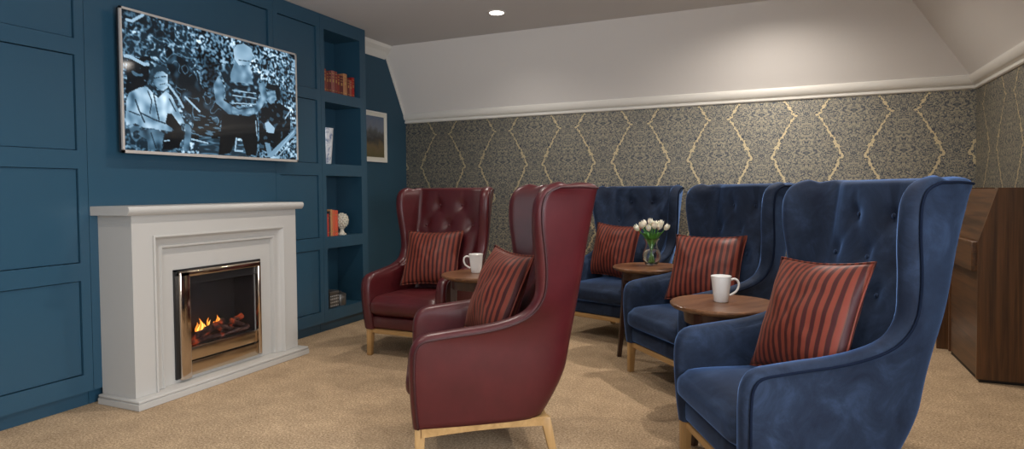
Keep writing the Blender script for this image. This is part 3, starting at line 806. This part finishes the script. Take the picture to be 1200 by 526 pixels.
# ------------------------------------------------------------------ scatter cushions
def make_cushion():
    a, n = .240, 30
    s = MB(); V_ = []; F_ = []
    def P(u, v, sgn):
        x = a*u*(1-.085*(1-abs(v)**2)); z = a*v*(1-.085*(1-abs(u)**2))
        h = .092*((1-abs(u)**2.3)*(1-abs(v)**2.3))**.62
        h *= 1+.16*mnoise.noise((u*2.1, v*2.1, sgn*3))+.05*mnoise.noise((u*6, v*5, sgn*7))
        return (x, sgn*h, z)
    for sgn in (-1, 1):
        b = len(V_)
        for j in range(n+1):
            for i in range(n+1):
                V_.append(P(-1+2*i/n, -1+2*j/n, sgn))
        for j in range(n):
            for i in range(n): F_.append((b+j*(n+1)+i, b+j*(n+1)+i+1, b+(j+1)*(n+1)+i+1, b+(j+1)*(n+1)+i))
    s.add(V_, F_)
    me_o = s.build('cover', M['stripe'], None, smooth=True, angle=180)
    bm = bmesh.new(); bm.from_mesh(me_o.data); bmesh.ops.remove_doubles(bm, verts=bm.verts, dist=.0004); bmesh.ops.recalc_face_normals(bm, faces=bm.faces); bm.to_mesh(me_o.data); bm.free()
    t = empty('scatter_cushion'); me_o.parent = t
    pts = []
    for k in range(4):
        for i in range(n):
            u = -1+2*i/n
            uv = [(u, -1), (1, u), (-u, 1), (-1, -u)][k]
            p = P(uv[0], uv[1], 1); pts.append((p[0]*1.008, 0, p[2]*1.008))
    q = MB(); q.tube(pts, .0042, 6, closed=True); q.build('piping', M['stripe'], t, smooth=True, angle=180)
    return t
CUSH = [  # chair, local x, local y, height of centre, lean back, roll, extra turn, size
    ('A', -.017, .085, .703, 28, -.7, 13.7, .955, 'rust and maroon striped cushion on the back left leather armchair'),
    ('B', -.072, .062, .712, 23, 2.3, 18.5, .955, 'rust and maroon striped cushion on the foreground leather armchair'),
    ('C', .032, .046, .714, 22, -3.6, 11, 1.0, 'rust and maroon striped cushion on the front right blue armchair, largest of the cushions'),
    ('D', -.016, .055, .715, 30, -1, 36, .965, 'rust and maroon striped cushion on the middle blue armchair, behind the right-hand mug'),
    ('E', -.072, .008, .702, 16, 2.9, -1.6, .96, 'rust and maroon striped cushion on the furthest blue armchair, left of the tulips')]
proto = make_cushion()
for i, (k, lx, ly, lz, lean, roll, turn, sc_, lab) in enumerate(CUSH):
    o = proto if i == 0 else copy_tree(proto)
    tag(o, lab, 'cushion', 'striped scatter cushions')
    x, y, th = POSE[k]; th = math.radians(th)
    mw = Matrix.Translation((x, y, 0)) @ Matrix.Rotation(th, 4, 'Z') @ Matrix.Translation((lx, ly, lz)) @ Matrix.Rotation(math.radians(turn), 4, 'Z') @ Matrix.Rotation(math.radians(-lean), 4, 'X') @ Matrix.Rotation(math.radians(roll), 4, 'Y') @ Matrix.Scale(sc_, 4)
    o.matrix_world = mw

# ------------------------------------------------------------------ round side tables
TH = .66
def make_table():
    t = empty('side_table')
    R_ = .26
    s = MB(); s.lathe([(.0001, TH), (R_-.006, TH), (R_, TH-.004), (R_, TH-.012), (R_-.012, TH-.024), (R_-.055, TH-.036), (.0001, TH-.036)], 64)
    s.build('tabletop', M['walnut'], t, smooth=True, angle=30)
    s = MB(); s.lathe([(.165, TH-.037), (.195, TH-.037), (.190, TH-.095), (.165, TH-.095)], 48, closed=True)
    s.build('apron', M['walnut_dark'], t, smooth=True, angle=30)
    for k in range(3):
        a = 2*PI*k/3
        s = MB(); pts = [(.175, TH-.04), (.182, .45), (.198, .25), (.225, .001)]
        sec = []
        for (r, z), w in zip(pts, (.021, .019, .017, .014)):
            sec.append([(r-w, -w, z), (r+w, -w, z), (r+w, w, z), (r-w, w, z)])
        V_ = [p for q in sec for p in q]; F_ = [(3, 2, 1, 0), (12, 13, 14, 15)]
        for i in range(3):
            for j in range(4): F_.append((i*4+j, i*4+(j+1) % 4, i*4+4+(j+1) % 4, i*4+4+j))
        c, sn = math.cos(a), math.sin(a)
        s.add([(x*c-y*sn, x*sn+y*c, z) for x, y, z in V_], F_)
        s.build('leg', M['walnut_dark'], t, smooth=True)
    return t
TABLES = [(-1.925, 3.83, 200, 'round walnut side table between the two leather armchairs, partly hidden by a cushion'),
          (-.930, 4.61, 209, 'round walnut side table holding the glass vase of tulips'),
          (-.285, 3.25, 237, 'round walnut side table between the front and middle blue armchairs, holding a mug')]
tb = make_table()
for i, (x, y, r, lab) in enumerate(TABLES):
    o = tb if i == 0 else copy_tree(tb)
    tag(o, lab, 'side table', 'round side tables'); o.location = (x, y, 0); o.rotation_euler = (0, 0, math.radians(r))

# ------------------------------------------------------------------ mugs
def make_mug():
    t = empty('mug')
    s = MB(); s.lathe([(.0001, .0005), (.027, .0005), (.029, .003), (.033, .035), (.0405, .100), (.0415, .104), (.0395, .105), (.038, .102), (.0305, .036), (.026, .006), (.0001, .006)], 48)
    s.build('cup', M['ceramic'], t, smooth=True, angle=60)
    s = MB(); pts = catmull([(.0385, 0, .088), (.052, 0, .092), (.066, 0, .085), (.070, 0, .066), (.062, 0, .045), (.046, 0, .032), (.0335, 0, .026)], 22)
    s.tube(pts, .0048, 8); s.build('handle', M['ceramic'], t, smooth=True, angle=180)
    return t
mg = make_mug()
for i, (x, y, r, lab) in enumerate([(-1.965, 3.857, 203, 'white mug on the left-hand table between the leather armchairs'), (-.30, 3.265, 15, 'white mug on the right-hand table between the blue armchairs')]):
    o = mg if i == 0 else copy_tree(mg)
    tag(o, lab, 'mug', 'white mugs on side tables'); o.location = (x, y, TH+.0005); o.rotation_euler = (0, 0, math.radians(r)); o.scale = (1.2, 1.2, 1.24)

# ------------------------------------------------------------------ vase of tulips
VX, VY = -.919, 4.661
vs_ = empty('flower_vase', (VX, VY, TH+.0005)); tag(vs_, 'clear waisted glass vase of cream tulips on the middle side table', 'vase')
s = MB(); out = [(.0001, .001), (.038, .001), (.045, .010), (.061, .042), (.067, .068), (.061, .098), (.047, .128), (.040, .152), (.044, .174), (.058, .198)]
inn = [(r-.0035, z+.003) for r, z in out[::-1] if z > .005] + [(.036, .012), (.0001, .010)]
s.lathe(out+inn, 48); s.build('glass', M['glass'], vs_, smooth=True, angle=60)
s = MB(); s.lathe([(.0001, .013), (.037, .0145), (.056, .043), (.062, .068), (.056, .097), (.045, .118), (.0001, .118)], 40); s.build('water', M['water'], vs_, smooth=True, angle=60)
random.seed(11)
TUL = [(-.092, .01, .262), (-.066, -.03, .285), (-.040, .03, .292), (-.028, -.045, .262), (-.004, .01, .302), (.012, -.04, .275), (.040, .03, .285), (.045, -.03, .270), (.060, .0, .292), (.095, -.01, .266), (-.05, .06, .275), (.02, .06, .285)]
# rotate offsets so that the spread faces the camera
ca_, sa_ = math.cos(.41), math.sin(.41)
for i, (dx, dy, z) in enumerate(TUL):
    ex, ey = dx*ca_-dy*sa_*-1, dx*sa_*-1*-1+dy*ca_
    ex, ey = dx*ca_-dy*sa_, dx*sa_+dy*ca_
    t = empty('tulip', (VX, VY, TH)); 
    side = 'left' if dx < -.03 else ('right' if dx > .03 else 'middle')
    tag(t, 'cream tulip in the glass vase, one of the bunch on the middle side table', 'tulip', 'cream tulips in the vase')
    s = MB(); st = catmull([(-ex*.22, -ey*.22, .018), (0+ex*.1, ey*.1, .13), (ex*.45, ey*.45, .20), (ex, ey, z)], 14)
    s.tube(st, .0032, 6); s.build('stem', M['green'], t, smooth=True, angle=180)
    d = Vector((ex*1.2, ey*1.2, .16)).normalized(); rot = d.to_track_quat('Z', 'Y').to_matrix().to_4x4()
    mw = Matrix.Translation((ex, ey, z-.004)) @ rot
    s = MB()
    for k in range(6):
        a = k*PI/3+i; inner = k % 2
        G = []; nu, nv = 6, 8
        for vv in range(nv+1):
            q = vv/nv; rr = (.0215-.002*inner)*math.sin(min(1, q*1.35+.12)*PI*.5)**.8*(1-.30*max(0, q-.45)/.55)
            wdt = .72*math.sin(PI*min(.97, .18+q*.80))**.8
            for uu in range(nu+1):
                b = (uu/nu-.5)*2*wdt
                G.append(Vector((rr*math.cos(a+b), rr*math.sin(a+b), .052*q+(.003*inner)-.006*abs(uu/nu-.5)*q)))
        s.add([tuple(mw @ p) for p in G], [(r*(nu+1)+c, r*(nu+1)+c+1, (r+1)*(nu+1)+c+1, (r+1)*(nu+1)+c) for r in range(nv) for c in range(nu)])
    s.build('bloom', M['petal'], t, smooth=True, angle=180, fix=False)
    for w_ in range(2):
        s = MB(); nl = 8; V_ = []
        a = math.atan2(ey, ex)+random.uniform(-.8, .8); ln = random.uniform(.6, 1.05)
        for q in range(nl+1):
            u = q/nl; rad = .012+ (.075*ln)*u**1.6; zz = .135+.125*u-.02*u**4
            wd = .013*math.sin(PI*(.12+.86*u))
            c, sn = math.cos(a), math.sin(a)
            for e in (-1, 0, 1): V_.append((rad*c-sn*wd*e, rad*sn+c*wd*e, zz+.004*abs(e)))
        s.add(V_, [(r*3+c, r*3+c+1, (r+1)*3+c+1, (r+1)*3+c) for r in range(nl) for c in range(2)])
        s.build('leaf', M['green'], t, smooth=True, angle=180, fix=False)

# ------------------------------------------------------------------ books and ornaments on the shelves
def book(x0, y0, y1, z, h, dep, colr, lab, grp, bands=True, tilt=0):
    mname = 'book_cover_%02x%02x%02x' % tuple(int(c*255) for c in colr)
    if mname not in M: M[mname] = mat('book_cover', colr, .5)
    w = y1-y0; t = empty('book', (x0, (y0+y1)/2, z)); tag(t, lab, 'book', grp)
    s = MB(); c = .002
    s.box(-dep, 0, -w/2, -w/2+c, .0005, h); s.box(-dep, 0, w/2-c, w/2, .0005, h)
    n = 8; V_ = []
    for i in range(n+1):
        a = -w/2+w*i/n; bx = .004*math.cos((i/n-.5)*PI)
        V_ += [(bx, a, .0005), (bx, a, h)]
    s.add(V_, [(2*i, 2*i+2, 2*i+3, 2*i+1) for i in range(n)])
    s.add([(0, -w/2, .0005), (0, w/2, .0005), (0, w/2, h), (0, -w/2, h)], [(0, 3, 2, 1)])
    s.build('cover', M[mname], t, smooth=True, angle=30)
    s = MB(); s.box(-dep+.003, -.001, -w/2+c, w/2-c, .004, h-.004); s.build('pages', M['paper'], t)
    if bands:
        for q in bands if isinstance(bands, (tuple, list)) else (.12, .72, .86):
            s = MB(); s.box(.0032, .0052, -w*.30, w*.30, h*q, h*q+h*.028); s.build('gilt_band', M['gilt'], t)
        if not isinstance(bands, (tuple, list)): s = MB(); s.box(.0032, .0050, -w*.2, w*.2, h*.5, h*.64); s.build('gilt_title_block', M['gilt'], t)
    t.rotation_euler = (math.radians(tilt), 0, 0)
    return t
z1s = 2.108
spec = [(4.388, .026, .205, (.22, .012, .010), 'slim bright red book, first from the left on the top niche'),
        (4.4150, .044, .205, (.30, .07, .04), 'rust-red book with gilt spine, second from the left on the top niche'),
        (4.4600, .030, .190, (.16, .03, .02), 'dark red book, third from the left on the top niche'),
        (4.4910, .036, .198, (.13, .02, .02), 'maroon book, fourth from the left on the top niche'),
        (4.5280, .046, .206, (.30, .10, .08), 'faded pink-red book with gilt title, fifth from the left on the top niche'),
        (4.5750, .034, .205, (.20, .035, .03), 'wine-red book, sixth from the left on the top niche'),
        (4.6100, .030, .185, (.24, .03, .02), 'red book, seventh from the left on the top niche'),
        (4.6410, .050, .180, (.12, .02, .018), 'dark maroon book, eighth from the left on the top niche'),
        (4.6920, .055, .206, (.46, .20, .09), 'tan-orange book with gilt spine, ninth from the left on the top niche'),
        (4.7480, .034, .170, (.15, .03, .02), 'short dark red book, third from the right on the top niche'),
        (4.7830, .032, .160, (.38, .09, .06), 'short rust book, second from the right on the top niche'),
        (4.8160, .040, .190, (.34, .015, .012), 'bright scarlet book at the right end of the top niche')]
for y, w, h, c, lab in spec: book(-3.735, y, y+w-.001, z1s, h, .14, c, lab, 'red books on the top shelf')
z3s = .8345
spec = [(4.388, .050, .190, (.62, .10, .05), 'coral-red book at the left end of the third niche'),
        (4.4385, .026, .200, (.42, .045, .03), 'red book, second from the left on the third niche'),
        (4.4650, .018, .222, (.05, .03, .03), 'thin dark book, third from the left on the third niche'),
        (4.4835, .026, .238, (.50, .24, .10), 'tan book with pale spine, tallest on the third niche'),
        (4.5100, .036, .232, (.60, .13, .06), 'orange-red book, second from the right on the third niche'),
        (4.5465, .040, .228, (.64, .10, .05), 'coral book at the right of the row, beside the white finial')]
for y, w, h, c, lab in spec: book(-3.735, y, y+w-.001, z3s, h, .14, c, lab, 'orange-red books on the third shelf', bands=(.15, .8))
# pine cone finial
t = empty('pine_cone_finial', (-3.745, 4.650, z3s)); tag(t, 'off-white pine cone finial ornament on a small foot in the third niche', 'ornament')
M['plasterwhite'] = mat('cream_stone', (.62, .58, .48), .6)
s = MB(); s.lathe([(.0001, .001), (.040, .001), (.041, .010), (.030, .016), (.020, .030), (.016, .048), (.024, .060), (.030, .064), (.0001, .066)], 28); s.build('foot', M['plasterwhite'], t, smooth=True, angle=50)
s = MB(); s.sphere((0, 0, .132), .052, 1, 1, 1.38, 20, 14)
for r_ in range(8):
    zz = .068+r_*.0165; q = (zz-.132)/(.052*1.38); rad = .052*math.sqrt(max(.02, 1-q*q))
    for k in range(10):
        a = 2*PI*(k+.5*(r_ % 2))/10
        s.sphere((rad*math.cos(a), rad*math.sin(a), zz), .0125*(.55+.45*math.sqrt(max(.05, 1-q*q))), 1, 1, .9, 6, 4)
s.build('cone', M['plasterwhite'], t, smooth=True, angle=60)
# tall white vase with blue foliage pattern
m = M['bluewhite'] = mat('blue_pattern_porcelain', (.7, .72, .75), .2)
v = coords(m, 'Object', (1, 1, .7)); f = noise_tex(m, v, 16, 5, .7, .8)
L(m, ramp(m, f, [(.50, (.70, .71, .74)), (.60, (.25, .30, .44)), (.70, (.10, .14, .28))]), bsdf(m).inputs['Base Color'])
s = MB(); s.lathe([(.0001, .001), (.052, .001), (.055, .006), (.062, .10), (.071, .22), (.077, .305), (.079, .318), (.075, .320), (.071, .312), (.060, .12), (.05, .01), (.0001, .01)], 40)
o = s.build('tall_vase', M['bluewhite'], smooth=True, angle=60); o.location = (-3.772, 4.468, 1.4755); tag(o, 'tall tapered white vase with blue foliage pattern in the second niche', 'vase')
# lidded metal box and small round pot
t = empty('trinket_box', (-3.775, 4.50, .1905)); tag(t, 'small square silver-grey lidded trinket box in the bottom niche', 'box')
s = MB(); s.rbox(-.055, .055, -.060, .060, .0, .118, .008, 2)
s.cur = 1
for k in range(6):
    for q in (.02, .05, .08, .105): s.sphere((.056, -.048+k*.0192, q), .0055, .6, 1, 1, 6, 4)
s.build('body', [M['steel'], M['tv_frame']], t, smooth=True)
s = MB(); s.rbox(-.060, .060, -.065, .065, .1185, .152, .010, 2); s.build('lid', M['steel'], t, smooth=True)
t = empty('round_pot', (-3.755, 4.625, .1905)); tag(t, 'small round silver-grey lidded pot beside the square box in the bottom niche', 'pot')
s = MB(); s.lathe([(.0001, .0), (.046, .0), (.050, .01), (.050, .085), (.046, .09), (.0001, .09)], 28); s.build('body', M['steel'], t, smooth=True)
s = MB(); s.lathe([(.0001, .0905), (.052, .0905), (.050, .105), (.025, .116), (.008, .118), (.010, .128), (.0001, .132)], 28); s.build('lid', M['steel'], t, smooth=True)

# ------------------------------------------------------------------ framed picture on the recess wall
t = empty('framed_picture', (XW, 5.40, 1.80)); tag(t, 'framed landscape print in a white frame on the blue wall right of the bookcase', 'picture')
ya, yb, za, zb = -.235, .235, -.262, .262
s = MB(); fw, fd = .016, .022
for q in ((ya, yb, zb-fw, zb), (ya, yb, za, za+fw), (ya, ya+fw, za+fw, zb-fw), (yb-fw, yb, za+fw, zb-fw)): s.box(.001, fd, *q)
s.build('frame', M['white_trim'], t)
s = MB(); s.box(.002, .012, ya+fw, yb-fw, za+fw, zb-fw); s.build('mount', mat('picture_mount', (.74, .70, .60), .8), t)
m = mat('landscape_print', (.2, .2, .2), .5)
tc = N(m, 'ShaderNodeTexCoord'); sp = N(m, 'ShaderNodeSeparateXYZ'); L(m, tc.outputs['Object'], sp.inputs[0])
f = noise_tex(m, tc.outputs['Object'], 9, 5, .65, .6)
h = mth(m, 'ADD', mth(m, 'MULTIPLY_ADD', sp.outputs[2], 2.0, .5), mth(m, 'MULTIPLY', mth(m, 'SUBTRACT', f, .5), .55))
L(m, ramp(m, h, [(.05, (.10, .085, .03)), (.28, (.14, .10, .05)), (.45, (.035, .035, .035)), (.62, (.09, .09, .09)), (.72, (.16, .18, .22)), (.95, (.10, .14, .22))]), bsdf(m).inputs['Base Color'])
s = MB(); s.box(.012, .0135, ya+.045, yb-.045, za+.05, zb-.05); s.build('print', m, t)

# ------------------------------------------------------------------ brown wooden cabinet / desk against the right wall
t = empty('bureau', (1.22, 5.06, 0)); tag(t, 'dark brown veneered bureau with a sloping top against the right wall', 'bureau')
bi = Matrix.Translation((-1.22, -5.06, 0))
def bp(mb, name, material, **kw):
    o = mb.build(name, material, t, **kw); o.matrix_parent_inverse = bi; return o
side = [(1.082, .022), (1.345, .022), (1.345, 1.212), (1.183, 1.212), (1.084, .880)]
s = MB(); s.prism([(x, z) for x, z in side], 1, 4.715, 4.740); bp(s, 'side_panel', M['cab_v'])
s = MB(); s.prism([(x, z) for x, z in side], 1, 5.445, 5.470); bp(s, 'side_panel', M['cab_v'])
s = MB(); s.prism([(1.094, .880), (1.190, 1.206), (1.345, 1.206), (1.345, .880)], 1, 4.741, 5.444); bp(s, 'sloping_top', M['cab_h'])
s = MB(); s.rbox(1.056, 1.345, 4.741, 5.444, .690, .878, .004, 1); bp(s, 'writing_slab', M['cab_h'], smooth=True)
s = MB(); s.box(1.092, 1.112, 4.741, 5.444, .03, .689); bp(s, 'lower_panel', M['cab_h'])
s = MB(); s.box(1.10, 1.34, 4.73, 5.46, .001, .021); bp(s, 'plinth', M['cab_dark'])
# upright post of the next piece of furniture further along the wall
s = MB(); s.rbox(1.035, 1.345, 5.60, 5.625, .001, .86, .003, 1)
s.rbox(1.035, 1.345, 5.60, 5.98, .86, .885, .003, 1)
s.rbox(1.035, 1.345, 5.955, 5.98, .001, .86, .003, 1)
o = s.build('console_table', M['cab_v']); tag(o, 'narrow brown wooden console table in the corner behind the bureau', 'table')
